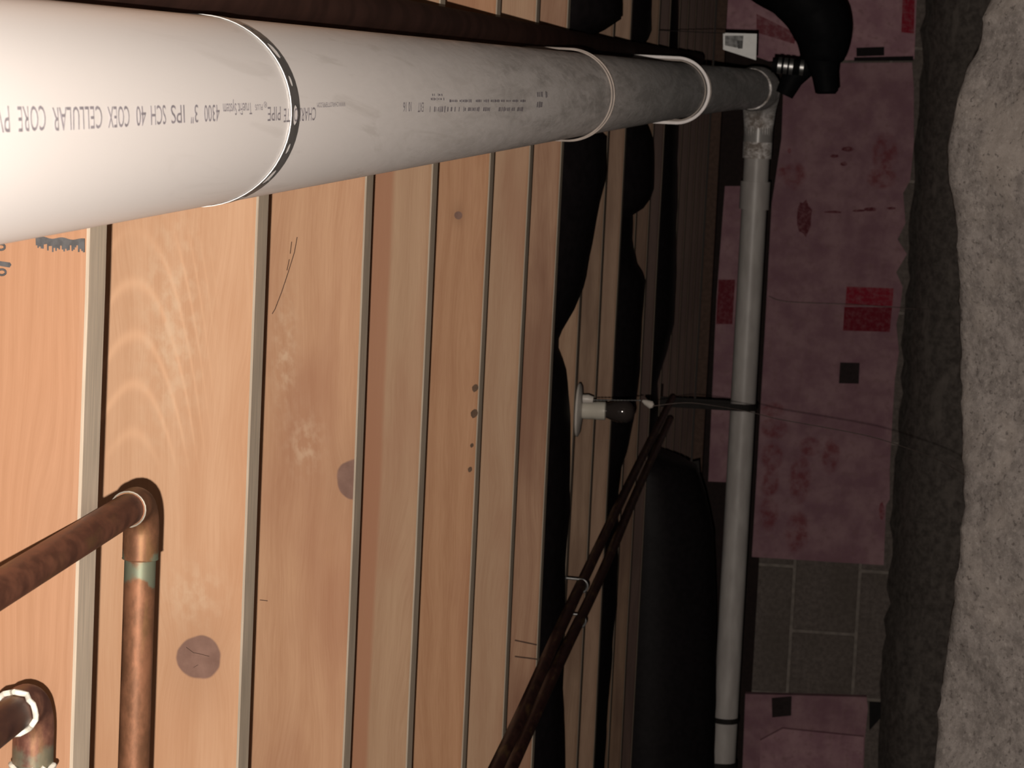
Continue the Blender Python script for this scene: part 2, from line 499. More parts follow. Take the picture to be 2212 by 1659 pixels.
extra = {0: 'nearest orange pine floor joist, marked with grey ink beside the white pipe',
         1: 'second pine floor joist from the near end, with a round knot beside the copper pipe',
         2: 'third pine floor joist from the near end, with a dark knot on its lower edge',
         3: 'fourth pine floor joist from the near end, two-toned with a reddish lower band',
         4: 'fifth pine floor joist from the near end, with one small knot near the white pipe',
         5: 'sixth pine floor joist from the near end, plain and pale',
         6: 'seventh pine floor joist from the near end, just before the first black sheet',
         7: 'eighth floor joist from the near end, carrying the lamp holder',
         8: 'ninth floor joist from the near end, just behind the lamp holder',
         9: 'tenth floor joist from the near end, just before the second black sheet'}
joists = []
rj = random.Random(11)
for k, yk in enumerate(JY):
    mb = MB()
    nseg = 46
    prof = []
    bz = rj.uniform(-0.03, 0.03) if k else 0
    # sawn board with eased arrises and slightly wavy lower edge
    sec = [(0, 9.25), (0, 0.13), (0.04, 0.04), (0.13, 0), (1.37, 0), (1.46, 0.04), (1.5, 0.13), (1.5, 9.25)]
    for i in range(nseg + 1):
        xx = -122 + 216 * i / nseg
        wz = 0.035 * noise.noise((xx * 0.11, k * 3.7, 0)); wy = 0.05 * noise.noise((xx * 0.06, k * 5.1, 4))
        for (sy, sz) in sec:
            mb.v.append(Vector((xx, yk + sy + wy, HJ + sz + (wz + bz if sz < 1 else 0))))
    n = len(sec)
    for i in range(nseg):
        for j in range(n):
            a = i * n + j; b = i * n + (j + 1) % n
            mb.f.append((a, b, b + n, a + n))
            mb.mi.append(1 if j in (2, 3, 4) else 0)
    mb.f.append(tuple(range(n))); mb.f.append(tuple(range(nseg * n, nseg * n + n))); mb.mi += [0, 0]
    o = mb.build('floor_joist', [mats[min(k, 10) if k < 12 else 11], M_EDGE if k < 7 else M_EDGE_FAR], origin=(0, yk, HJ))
    tag(o, extra.get(k, ordn[k] + ' floor joist from the near end, dark and old'), 'joist', 'floor joists overhead')
    joists.append(o)

def strip(pts, wd, k, name, mat):
    """thin dark line on the face of joist k, through pixel points"""
    P = [atY(px, py, JY[k] - 0.012) for px, py in pts]
    mb = MB()
    for a, b in zip(P, P[1:]):
        d = Vector((b.x - a.x, 0, b.z - a.z)).normalized(); q = Vector((-d.z, 0, d.x)) * wd / 2
        h = Vector((0, 0.02, 0))
        mb.add([a - q, a + q, b + q, b - q, a - q + h, a + q + h, b + q + h, b - q + h],
               [(0, 1, 2, 3), (7, 6, 5, 4), (0, 4, 5, 1), (1, 5, 6, 2), (2, 6, 7, 3), (3, 7, 4, 0)])
    return mb.build(name, mat, parent=joists[k])

# grey brushed ink mark and the rim of a stamped sign on the nearest joist
mb = MB()
rk = random.Random(3)
for i in range(30):
    px = 79 + i * (181 - 79) / 29
    top = 512 + 5 * (i / 29) - 2 * math.sin(i * 0.5)
    bot = 526 + rk.uniform(0, 17) + 4 * (i / 29)
    a = atY(px - 1.9, top, J0); b = atY(px + 1.9, top, J0); c = atY(px + 1.7, bot, J0); d = atY(px - 1.5, bot, J0)
    mb.prism([(q.x, q.z) for q in (a, b, c, d)], J0 - 0.010 - 0.0004 * i, J0 + 0.03)
tag(mb.build('ink_mark', M_INK, parent=joists[0]), 'brushed grey ink mark')
for (cxp, cyp) in ((2, 533.5), (4, 588)):
    mb = MB(); ring = []
    for i in range(25):
        a = 2 * math.pi * i / 24
        p = atY(cxp + 8.5 * math.cos(a), cyp + 6.2 * math.sin(a), J0 - 0.004); ring.append(p)
    mb.tube(ring, 0.022, 6)
    mb.build('stamp_print', M_INK, parent=joists[0])
mb = MB()
q = [atY(px, py, J0) for px, py in ((-20, 561), (22, 567), (25, 572), (21, 578), (4, 575), (-20, 570))]
mb.prism([(p.x, p.z) for p in q], J0 - 0.012, J0 + 0.03)
mb.build('stamp_print', M_INK, parent=joists[0])
for pts in ([(642, 512), (636, 545), (622, 590), (608, 632), (594, 668), (588, 678)], [(630, 522), (627, 548)], [(625, 560), (620, 584)]):
    strip(pts, 0.022, 2, 'crack', M_CRACK)
strip([(578, 1298), (561, 1296)], 0.02, 2, 'crack', M_CRACK)
strip([(405, 960), (380, 1000), (352, 1030)], 0.012, 1, 'crack', M_CRACK)
strip([(1112, 1383), (1160, 1393)], 0.07, 6, 'crack', M_CRACK); strip([(1112, 1418), (1160, 1424)], 0.07, 6, 'crack', M_CRACK)
strip([(402, 1398), (418, 1410), (430, 1412), (452, 1418)], 0.012, 1, 'crack', M_CRACK); strip([(418, 1442), (428, 1436)], 0.009, 1, 'crack', M_CRACK)
# chips out of the lower arris of the fifth joist
for (px, py, r) in ((1029, 838, 7), (1027, 893, 8), (1022, 962, 4), (1018, 1014, 5)):
    p = atY(px, py, JY[4]); mb = MB()
    n = 9; rr = r * JY[4] / F
    mb.prism([(p.x + rr * 1.5 * math.cos(2 * math.pi * i / n) * (0.8 + 0.2 * math.sin(i * 5)), p.z + 0.05 + rr * math.sin(2 * math.pi * i / n)) for i in range(n)], JY[4] - 0.02, JY[4] + 0.05)
    mb.build('bark_chip', M_BARK, parent=joists[4])

# ------------------------------------------------------------------ white drain pipe along the joists
def spline(pts, n=8):
    out = []
    P = [Vector(p) for p in pts]
    for i in range(len(P) - 1):
        p0 = P[max(0, i - 1)]; p1 = P[i]; p2 = P[i + 1]; p3 = P[min(len(P) - 1, i + 2)]
        for t in range(n):
            u = t / n
            out.append(0.5 * ((2 * p1) + (p2 - p0) * u + (2 * p0 - 5 * p1 + 4 * p2 - p3) * u * u + (3 * p1 - p0 - 3 * p2 + p3) * u ** 3))
    out.append(P[-1]); return out

def pc(y):                        # axis of the pipe
    tab = [(10, 12.11), (52, 11.43), (115, 10.42), (180, 9.22), (222, 8.05), (262, 6.62), (300, 5.2)]
    for (a, za), (b, zb) in zip(tab, tab[1:]):
        if y <= b: break
    return Vector((-1.177 - 0.00128 * (y - 52), y, za + (zb - za) * (y - a) / (b - a)))

PR = 1.75
YT = 268.0                        # depth of the crossing pipe
zT = atY(1626, 500, YT).z
main = thing('drain_pipe', (-1.2, 52, 11.43), 'thick white plastic drain pipe with printed lettering, running away under the joists', 'pipe')
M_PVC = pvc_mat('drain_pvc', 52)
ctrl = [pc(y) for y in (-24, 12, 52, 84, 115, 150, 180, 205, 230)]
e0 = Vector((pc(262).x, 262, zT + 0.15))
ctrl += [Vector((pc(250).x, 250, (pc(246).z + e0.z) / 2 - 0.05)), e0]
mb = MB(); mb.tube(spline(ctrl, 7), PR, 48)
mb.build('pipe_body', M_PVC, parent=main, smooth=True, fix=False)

def print_on_pipe(txt, y_start, y_stop, off, height, name='print'):
    """wraps a word round the underside; reads from far to near, letter tops to the left of the place"""
    cu = bpy.data.curves.new('t', 'FONT'); cu.body = txt; cu.resolution_u = 3
    to = bpy.data.objects.new('t', cu); COL.objects.link(to)
    dg = bpy.context.evaluated_depsgraph_get()
    me = to.evaluated_get(dg).to_mesh()
    vs = [v.co.copy() for v in me.vertices]; fs = [tuple(p.vertices) for p in me.polygons]
    to.evaluated_get(dg).to_mesh_clear()
    bpy.data.objects.remove(to); bpy.data.curves.remove(cu)
    x0 = min(v.x for v in vs); x1 = max(v.x for v in vs)
    mb = MB(); P = []
    for v in vs:
        t = (v.x - x0) / (x1 - x0)
        y = y_start + (y_stop - y_start) * t
        s = off + (v.y / 0.7 - 0.5) * height          # arc length towards -X
        ph = s / PR
        c = pc(y); r = PR + 0.012
        P.append(c + Vector((-math.sin(ph) * r, 0, -math.cos(ph) * r)))
    mb.add(P, fs)
    return mb.build(name, M_PRINT, parent=main, fix=False)

def ybot(px):                     # depth along the pipe underside seen at image column px
    lo, hi = 20.0, 250.0
    def col(y):
        c = pc(y) - Vector((0, 0, PR)); q = R3.transposed() @ c
        return W_ / 2 + F * q.x / -q.z
    for _ in range(40):
        mid = (lo + hi) / 2
        if col(mid) < px: lo = mid
        else: hi = mid
    return (lo + hi) / 2

def yoff(px, py):
    """arc offset of the pixel from the lowest line of the pipe (towards -X)"""
    y = ybot(px); p = atY(px, py, y); return -(p.x - pc(y).x)

words = [('CHARLOTTE', 681, 612, 248, 0.25), ('PIPE', 605, 577, 246, 0.25), ('®', 576, 569, 226, 0.10), ('PLUS', 566, 550, 232, 0.10),
         ('TrueFit System', 543, 481, 236, 0.20), ('4300', 473, 440, 245, 0.27), ('3"', 427, 411, 246, 0.28), ('IPS', 398, 368, 247, 0.28), ('SCH', 357, 325, 249, 0.29),
         ('40', 314, 293, 251, 0.29), ('COEX', 278, 232, 253, 0.30), ('CELLULAR', 219, 113, 256, 0.31), ('CORE', 97, 38, 257, 0.32), ('PVC', 20, -32, 259, 0.33)]
for t, p0, p1, pyc, h in words:
    pm = (p0 + p1) / 2
    print_on_pipe(t, ybot(p0), ybot(p1), yoff(pm, pyc), h)
print_on_pipe('WWW.CHARLOTTEPIPE.COM', ybot(745), ybot(684), yoff(715, 226), 0.09)
print_on_pipe('EXT', ybot(914), ybot(902), yoff(908, 232), 0.22)
print_on_pipe('10 16', ybot(888), ybot(870), yoff(880, 231), 0.22)
# lines of print too small and smudged to read
rp = random.Random(8)
for row, (a, b, pyc, hh) in enumerate(((928, 962, 236, 0.16), (930, 962, 214, 0.07), (934, 962, 205, 0.07), (966, 1135, 218, 0.08), (966, 1130, 236, 0.13), (1160, 1181, 204, 0.22), (1160, 1181, 226, 0.2))):
    px = a; mb = MB(); r = PR + 0.010
    while px < b:
        wpx = rp.uniform(2.0, 4.5)
        if rp.random() < 0.3:
            px += wpx; continue
        ya, yb = ybot(px), ybot(px + wpx * rp.uniform(0.4, 0.8))
        o = yoff(px, pyc); hs = hh * rp.uniform(0.6, 1.0)
        P = [pc(y) + Vector((-math.sin(s / PR) * r, 0, -math.cos(s / PR) * r)) for y, s in ((ya, o - hs / 2), (yb, o - hs / 2), (yb, o + hs / 2), (ya, o + hs / 2))]
        mb.add(P, [(0, 1, 2, 3)])
        px += wpx
    mb.build('print', M_PRINT, parent=main, fix=False)['kind'] = 'stuff'

# elbow hub and bend at the far end
ex = Vector((e0.x, YT, zT))
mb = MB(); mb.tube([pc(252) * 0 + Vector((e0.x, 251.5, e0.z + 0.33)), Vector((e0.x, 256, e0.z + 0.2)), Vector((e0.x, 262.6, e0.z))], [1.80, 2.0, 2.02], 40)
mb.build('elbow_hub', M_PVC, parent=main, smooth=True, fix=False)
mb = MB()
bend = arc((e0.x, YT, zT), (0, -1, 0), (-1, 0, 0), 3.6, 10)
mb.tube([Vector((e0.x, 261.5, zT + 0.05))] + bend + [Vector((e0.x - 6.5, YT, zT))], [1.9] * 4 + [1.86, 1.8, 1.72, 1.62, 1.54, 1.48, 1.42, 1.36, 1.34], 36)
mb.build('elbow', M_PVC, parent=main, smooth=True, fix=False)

# crossing pipe along the far wall
m = Mat('crossing_pvc', 0.4, 0, 0.4)
x, y, z = m.coords()
n = m.noise(m.vec(x * 0.3, y, z), 1.0, 4.0)
m.base(m.mix(n.step(0.35, 0.7), (0.37, 0.34, 0.325), (0.46, 0.43, 0.41)))
M_PVC2 = m.m
m = Mat('grey_fitting', 0.3, 0, 0.5)
m.base((0.30, 0.285, 0.275)); M_FIT = m.m
cross = thing('cross_pipe', (-30, YT, zT), 'thinner white pipe crossing in front of the pink foam at the far wall', 'pipe')
RT = 1.19
mb = MB(); mb.tube([(e0.x - 4.0, YT, zT), (-30, YT, zT), (-84, YT, zT)], RT, 32)
mb.build('pipe_body', M_PVC2, parent=cross, smooth=True, fix=False)
def xat(py): return atY(1640 - 0.047 * (py - 300), py, YT).x
def sleeve(p0, p1, r, mat, nm):
    mb = MB(); a, b = xat(p0), xat(p1)
    mb.tube([(a, YT, zT), (a - 0.001, YT, zT), (b + 0.001, YT, zT), (b, YT, zT)], [r - 0.12, r, r, r - 0.12], 32)
    return mb.build(nm, mat, parent=cross, smooth=True, fix=False)
sleeve(232, 307, 1.36, M_FIT, 'hub'); sleeve(392, 452, 1.40, M_PVC2, 'coupling'); sleeve(1549, 1560, 1.30, M_STEELD, 'joint_ring')

# ------------------------------------------------------------------ straps round the drain pipe
def strap_path(y, flange=0.22, r=PR + 0.005, n=64):
    c = pc(y); out = []
    zt = HJ - 0.06
    out.append((c.x + r + flange, zt)); out.append((c.x + r + 0.12, zt)); out.append((c.x + r, zt - 0.12))
    for i in range(n + 1):
        a = -math.pi * i / n
        out.append((c.x + r * math.cos(a), c.z + r * math.sin(a)))
    out += [(c.x - r, zt - 0.12), (c.x - r - 0.12, zt), (c.x - r - flange, zt)]
    return out

def band(path, y, wd, th, holes=0.0):
    """solid band of the given width (along y) following a path in the x,z plane; with punched holes"""
    L = [0]
    for a, b in zip(path, path[1:]): L.append(L[-1] + math.hypot(b[0] - a[0], b[1] - a[1]))
    def pt(s):
        s = min(max(s, 0), L[-1])
        for i in range(len(L) - 1):
            if s <= L[i + 1]:
                t = (s - L[i]) / max(1e-9, L[i + 1] - L[i]); a, b = path[i], path[i + 1]
                tx, tz = b[0] - a[0], b[1] - a[1]; l = math.hypot(tx, tz)
                return a[0] + tx * t, a[1] + tz * t, tz / l, -tx / l
    cell = 0.60 if holes else 0.30
    n = int(L[-1] / cell); cell = L[-1] / n
    mb = MB()
    def P(s, v, k):
        x, z, nx_, nz_ = pt(s); return Vector((x - nx_ * th * k, y + v, z - nz_ * th * k))
    for i in range(n):
        s0, s1 = i * cell, (i + 1) * cell; sm = (s0 + s1) / 2
        e = [s0 + cell * q / 4 for q in range(5)]
        outer = [(q, -wd / 2) for q in e] + [(s1, 0)] + [(q, wd / 2) for q in e[::-1]] + [(s0, 0)]
        m_ = len(outer)
        for k in (0, 1):
            if holes:
                h = holes if i % 2 else holes * 0.6
                inner = []
                for q, v in outer:
                    a_ = math.atan2(v / wd * 2, (q - sm) / cell * 2); inner.append((sm + h * 0.85 * math.cos(a_), h * math.sin(a_)))
                vs = [P(q, v, k) for q, v in outer] + [P(q, v, k) for q, v in inner]
                mb.add(vs, [(j, (j + 1) % m_, m_ + (j + 1) % m_, m_ + j) for j in range(m_)])
            else:
                for j in range(4):
                    mb.add([P(e[j], -wd / 2, k), P(e[j + 1], -wd / 2, k), P(e[j + 1], wd / 2, k), P(e[j], wd / 2, k)], [(0, 1, 2, 3)])
        for v in (-wd / 2, wd / 2):
            for j in range(4):
                mb.add([P(e[j], v, 0), P(e[j + 1], v, 0), P(e[j + 1], v, 1), P(e[j], v, 1)], [(0, 1, 2, 3)])
    return mb

def screw(x, y, parent):
    mb = MB(); mb.tube([(x, y, HJ - 0.12), (x, y, HJ - 0.05), (x, y, HJ + 0.4)], [0.15, 0.17, 0.07], 12)
    return mb.build('screw', M_STEEL, parent=parent, smooth=True)

y1 = JY[0] + 0.62
st = thing('perforated_strap', (pc(y1).x, y1, HJ), 'grey perforated metal strap looped under the thick white pipe', 'pipe strap')
band(strap_path(y1), y1, 0.84, 0.016, 0.24).build('metal_band', M_STEEL, parent=st)
for sx in (-1, 1): screw(pc(y1).x + sx * (PR + 0.2), y1, st)
y2 = JY[4] + 0.6
st = thing('plastic_pipe_strap', (pc(y2).x, y2, HJ), 'thin dusty plastic strap under the grimy middle of the white pipe', 'pipe strap')
band(strap_path(y2, r=PR + 0.07), y2, 0.22, 0.06).build('strap_band', M_GREYP, parent=st)
band(strap_path(y2 + 0.9, 0.05, r=PR + 0.10), y2 + 0.75, 0.2, 0.06).build('strap_band', M_GREYP, parent=st)
for sx in (-1, 1): screw(pc(y2).x + sx * (PR + 0.2), y2, st)
y3 = JY[8] + 0.5
st = thing('white_pipe_hanger', (pc(y3).x, y3, HJ), 'bright white plastic double hanger ring near the elbow', 'pipe hanger')
band(strap_path(y3, r=PR + 0.20), y3, 0.42, 0.17).build('hanger_ring', M_WHITEP, parent=st)
band(strap_path(y3 + 3.4, 0.05, r=PR + 0.10), y3 + 3.4, 0.35, 0.12).build('hanger_ring', M_GREYP, parent=st)
band(strap_path(y3 - 1.2, 0.05, r=PR + 0.10), y3 - 1.2, 0.3, 0.08).build('hanger_ring', M_GREYP, parent=st)

# dark strap holding the crossing pipe
def loop_strap(name, px, py, label):
    xc = atY(px, py, YT).x
    t = thing(name, (xc, YT, HJ), label, 'pipe strap')
    mb = MB()
    r = RT + 0.085
    path = [(YT + r + 0.0, HJ + 0.5), (YT + r, zT)] + [(YT + r * math.cos(a), zT + r * math.sin(a)) for a in [-math.pi * i / 14 for i in range(1, 14)]] + [(YT - r, zT), (YT - r, HJ + 0.5)]
    for (a, b) in zip(path, path[1:]):
        n_ = Vector((0, b[1] - a[1], -(b[0] - a[0]))).normalized() * 0.05
        for s in (0,):
            A = Vector((0, a[0], a[1])); B = Vector((0, b[0], b[1]))
            q = [Vector((xc - 0.33, 0, 0)), Vector((xc + 0.33, 0, 0))]
            vs = [q[0] + A - n_, q[1] + A - n_, q[1] + B - n_, q[0] + B - n_, q[0] + A + n_, q[1] + A + n_, q[1] + B + n_, q[0] + B + n_]
            mb.add(vs, [(0, 1, 2, 3), (7, 6, 5, 4), (0, 4, 5, 1), (1, 5, 6, 2), (2, 6, 7, 3), (3, 7, 4, 0)])
    mb.build('strap_band', M_STEELD, parent=t)
    mb = MB(); mb.box((xc - 0.9, YT - 3, HJ + 0.5), (xc + 0.9, YT + 9.0, HJ + 1.2)); mb.build('cleat', mats[11], parent=t)
    return t
loop_strap('dark_pipe_strap', 1608, 878, 'dark strap hanging round the crossing pipe below the lamp')
loop_strap('dark_pipe_strap', 1572, 1652, 'dark strap at the near left end of the crossing pipe')

# ------------------------------------------------------------------ copper pipes
def copper_run(name, xr, yr, zr, r, y_from, x_to, label, mat, matx, seed, fl):
    t = thing(name, (xr, yr, zr), label, 'pipe')
    Rb = 0.62
    mb = MB(); mb.tube([(xr, y_from, zr), (xr, (y_from + yr) / 2, zr), (xr, yr - 0.95, zr)], r, 24); mb.build('long_run', mat, parent=t, smooth=True, fix=False)
    mb = MB(); b = arc((xr, yr, zr), (0, -1, 0), (-1, 0, 0), Rb, 8)
    pts = [Vector((xr, yr - 1.15, zr)), Vector((xr, yr - 0.7, zr))] + b + [Vector((xr - 0.7, yr, zr)), Vector((xr - 1.15, yr, zr))]
    mb.tube(pts, r + 0.045, 24); mb.build('elbow', matx, parent=t, smooth=True, fix=False)
    mb = MB(); mb.tube([(xr - 0.95, yr, zr), (xr - 4, yr, zr), (x_to, yr, zr)], r, 24); mb.build('cross_run', matx, parent=t, smooth=True, fix=False)
    rs = random.Random(seed)
    for ax in (0, 1):
        mb = MB(); ring = []
        for i in range(25):
            a = 2 * math.pi * i / 24
            q = r + 0.035 + fl * rs.uniform(0, 0.03)
            if ax == 0: ring.append((xr + q * math.cos(a), yr - 1.16 - fl * rs.uniform(0, 0.12), zr + q * math.sin(a)))
            else: ring.append((xr - 1.16 - fl * rs.uniform(0, 0.12), yr + q * math.cos(a), zr + q * math.sin(a)))
        ring[-1] = ring[0]
        mb.tube(ring, 0.018 + 0.032 * fl, 8); mb.build('solder_ring', M_FLUX if fl > 0.5 else (M_SOLDER if ax == 0 else matx), parent=t, smooth=True)
    return t
ca = copper_mat('brown_copper', (0.17, 0.070, 0.045), (0.30, 0.125, 0.075))
cb = copper_mat('bright_copper', (0.20, 0.095, 0.052), (0.34, 0.155, 0.085), 0.75, -1.35, 0.0, 0.42)
pA = atZ(300, 1300, 12.93)
copper_run('copper_pipe', -8.97, pA.y, 12.93, 0.3125, 10, -29.5, 'brown copper pipe turning beside the knot on the second joist', ca, cb, 1, 0.0)
pB = atY(72, 1600, 47.2)
xB = atZ(52, 1527, pB.z).x
cc = copper_mat('dull_copper', (0.15, 0.065, 0.05), (0.36, 0.17, 0.11), 0.5, -1.2, 0, 0.5)
copper_run('copper_pipe', xB + 0.02, 47.2, pB.z, 0.3125, 12, -29.5, 'short copper elbow with white flux rings on the nearest joist', copper_mat('dark_copper', (0.10, 0.045, 0.035), (0.17, 0.075, 0.05)), cc, 2, 1.0)

# pair of dark water lines further back
M_OLDCU = copper_mat('old_copper', (0.055, 0.022, 0.018), (0.10, 0.04, 0.032))
for xx, lab in ((-30.25, 'upper of two dark copper water lines running under the joists'), (-32.25, 'lower of two dark copper water lines running under the joists')):
    mb = MB()
    pts = spline([(xx + (0.25 if y_ == 150 else 0), y_, 12.42 - 0.10 * math.sin(y_ * 0.05 + xx)) for y_ in (-24, 20, 60, 95, 125, 150, 180, 215, 262)], 5)
    mb.tube(pts, 0.32, 16)
    o = mb.build('water_line', M_OLDCU, origin=(xx, 160, 12.4), smooth=True, fix=False)
    tag(o, lab, 'pipe', 'dark copper water lines')
def hook(xc, y, label):
    t = thing('pipe_hook', (xc, y, HJ), label, 'pipe hook')
    mb = MB(); r = 0.38
    pts = [(xc + r + 0.05, y, HJ + 0.6), (xc + r, y, 12.4)] + [(xc + r * math.cos(a), y, 12.40 + r * math.sin(a)) for a in [-math.pi * i / 10 for i in range(1, 10)]] + [(xc - r, y, 12.5), (xc - r - 0.3, y, 12.9)]
    mb.tube(pts, 0.07, 8); mb.build('bent_wire', M_STEEL, parent=t, smooth=True)
    mb = MB(); mb.tube([(xc + r + 0.05, y, HJ - 0.1), (xc + r + 0.05, y + 0.02, HJ + 0.05)], [0.12, 0.09], 10); mb.build('nail_head', M_STEEL, parent=t)
hook(-30.2, JY[7] - 0.12, 'bent wire hook on the upper dark water line')
hook(-32.25, JY[7] - 0.3, 'bent wire hook on the lower dark water line')

# ------------------------------------------------------------------ black sheets sagging between joists
def sag_sheet(k, pix, ymid, label, extra_depth=0.0):
    """black plastic sheet hung in the bay behind joist k; its lowest line follows the given points"""
    ya, yb = JY[k] + 1.55, JY[k + 1] - 0.06
    P = sorted([(p.x, p.z) for p in (atY(px, py, ymid) for px, py in pix)])
    P = [(-120, P[0][1] + 0.4)] + P + [(90, P[-1][1])]
    def low(x):
        for (a, za), (b, zb) in zip(P, P[1:]):
            if x <= b: return za + (zb - za) * (x - a) / (b - a)
        return P[-1][1]
    xs_ = [-118 + 0.6 * i for i in range(340)]
    nn = 9; mb = MB()
    for x_ in xs_:
        zb = low(x_) + 0.06 * noise.noise((x_ * 0.7, k, 0))
        for j in range(nn):
            t = j / (nn - 1)
            e = 15.2
            s = 1 - abs(2 * t - 1) ** 3.0
            yy = ya + (yb - ya) * t
            if zb < HJ - 0.3:     # gather the belly clear of the joists
                yy = ya + (yb - ya) * (0.06 + 0.88 * t)
            mb.v.append(Vector((x_, yy, e + (zb - e) * s + (0.2 * noise.noise((x_ * 0.3, t * 3, k)) if 0 < j < nn - 1 and j != 4 else 0) * 0.5)))
    for i in range(len(xs_) - 1):
        for j in range(nn - 1):
            a = i * nn + j; mb.f.append((a, a + nn, a + nn + 1, a + 1)); mb.mi.append(0)
    o = mb.build('plastic_sheet', M_BLACK, origin=(0, ymid, HJ), smooth=True)
    md = o.modifiers.new('thick', 'SOLIDIFY'); md.thickness = 0.04 * IN; md.offset = 1
    tag(o, label, 'plastic sheet', 'black sheets between the joists')
    return o
sag_sheet(6, [(1338, -40), (1336, 48), (1300, 62), (1258, 72), (1258, 268), (1302, 288), (1302, 376), (1281, 490), (1266, 559), (1246, 642), (1232, 680), (1196, 736), (1196, 779), (1213, 800), (1218, 837), (1223, 918), (1224, 1020), (1221, 1104), (1214, 1238), (1209, 1400), (1208, 1505), (1211, 1700)], 155.5,
          'black plastic sheet sagging between joists just before the lamp holder')
sag_sheet(9, [(1402, -40), (1402, 80), (1380, 95), (1380, 240), (1408, 300), (1407, 415), (1398, 440), (1378, 460), (1362, 466), (1360, 523), (1370, 574), (1390, 604), (1385, 670), (1380, 741), (1375, 817), (1367, 893), (1350, 985), (1336, 1020), (1330, 1120), (1328, 1238), (1325, 1338), (1308, 1539), (1298, 1700)], 203.5,
          'black plastic sheet with a wavy edge, sagging just behind the lamp')
sag_sheet(12, [(1462, -40), (1462, 300), (1458, 500), (1454, 700), (1418, 830), (1418, 975), (1500, 1005), (1524, 1070), (1540, 1150), (1545, 1300), (1545, 1500), (1540, 1700)], 251.5,
          'farthest black sheet, put in for the deep shade beside the crossing pipe')  # added sheet that fills a stretch of plain shade

# dark line added to make the shadow band beside the drain pipe
mb = MB(); mb.tube(spline([(1.14 - 0.0006 * (y_ - 50) + (0.32 if y_ < 0 else 0.06 if y_ < 30 else 0), y_, (12.55 if y_ < 185 else 12.55 - 0.012 * (y_ - 185))) for y_ in (-24, 14, 60, 110, 160, 210, 245, 262)], 6), 0.56, 20)
tag(mb.build('shadow_band_line', M_BANDLINE, origin=(1.0, 120, 12.5), smooth=True, fix=False), 'dark brown line added for the shadow band beside the thick white pipe', 'pipe')

# large black pipe bending down in front of the far foam
t = thing('black_pipe', (7, 235, 4), 'large black curved pipe at the far end, in front of the pink foam', 'pipe')
YK = 236.0
def bp(px, py, y=YK): return atY(px, py, y)
M_ABS = flat('black_pipe', (0.006, 0.006, 0.007), 0.6, spec=0.05, vary=0.2)
mb = MB()
pth = [bp(1540, -190, 244), bp(1640, -70, 240), bp(1715, -22), bp(1762, 28), bp(1778, 80), bp(1776, 132)]
mb.tube(spline(pth, 6), [2.5] * 13 + [2.55] * 8 + [2.5, 2.45, 2.4, 2.3, 2.2, 2.1, 2.0, 1.9, 1.8, 1.6], 28)
mb.build('pipe_body', M_ABS, parent=t, smooth=True, fix=False)
mb = MB(); mb.tube([bp(1776, 118), bp(1782, 165), bp(1786, 198), bp(1786, 203)], [1.5, 1.05, 0.95, 0.7], 20); mb.build('outlet_shade', M_ABS, parent=t, smooth=True, fix=False)  # lower end drawn long to stand in for the shadow below the pipe
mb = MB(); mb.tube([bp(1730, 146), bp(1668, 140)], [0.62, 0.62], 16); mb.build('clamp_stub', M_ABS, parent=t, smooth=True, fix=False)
mb = MB(); mb.tube([bp(1745, 140, 239), bp(1712, 168, 239), bp(1694, 205, 239)], [0.9, 0.95, 0.75], 16); mb.build('shade_tube', M_ABS, parent=t, smooth=True, fix=False)  # black tube added in place of a shadow on the foam
for px_, r_ in ((1684, 0.68), (1697, 0.66), (1709, 0.66), (1732, 0.64)):
    a, b = bp(px_ - 4, 141 + (px_ - 1684) * 0.09), bp(px_ + 4, 142 + (px_ - 1684) * 0.09)
    mb = MB(); mb.tube([a, b], r_, 18); tag(mb.build('band_clamp', M_STEEL, parent=t, smooth=True), 'shiny steel band')

# white barcode sticker on a dark tag board
YL = 228.0
t = thing('sticker_tag', tuple(atY(1600, 100, YL)), 'white tag with a dark barcode patch beside the black pipe', 'tag')
def plate(pix, y, th, mat, nm, par):
    q = [atY(px, py, y) for px, py in pix]; mb = MB()
    mb.prism([(p.x, p.z) for p in q], y, y + th); return mb.build(nm, mat, parent=par)
plate([(1562, 71), (1635, 73), (1633, 130), (1562, 107)], YL, 0.06, flat('white_sticker', (0.88, 0.88, 0.87), 0.6, vary=0.05), 'paper', t)
plate([(1566, 77), (1606, 77), (1604, 103), (1590, 103), (1566, 98)], YL - 0.03, 0.03, flat('faded_print', (0.30, 0.30, 0.30), 0.7, vary=0.5, sc=3), 'barcode_patch', t)
plate([(1592, 88), (1605, 88), (1604, 105), (1594, 105)], YL - 0.05, 0.03, flat('dark_print', (0.12, 0.12, 0.12), 0.7, vary=0.5, sc=5), 'barcode_patch', t)
mb = MB(); q = atY(1566, 72, YL); mb.tube([q, Vector((q.x, YL - 0.5, HJ + 0.2))], 0.03, 6); mb.build('tag_wire', M_STEELD, parent=t)

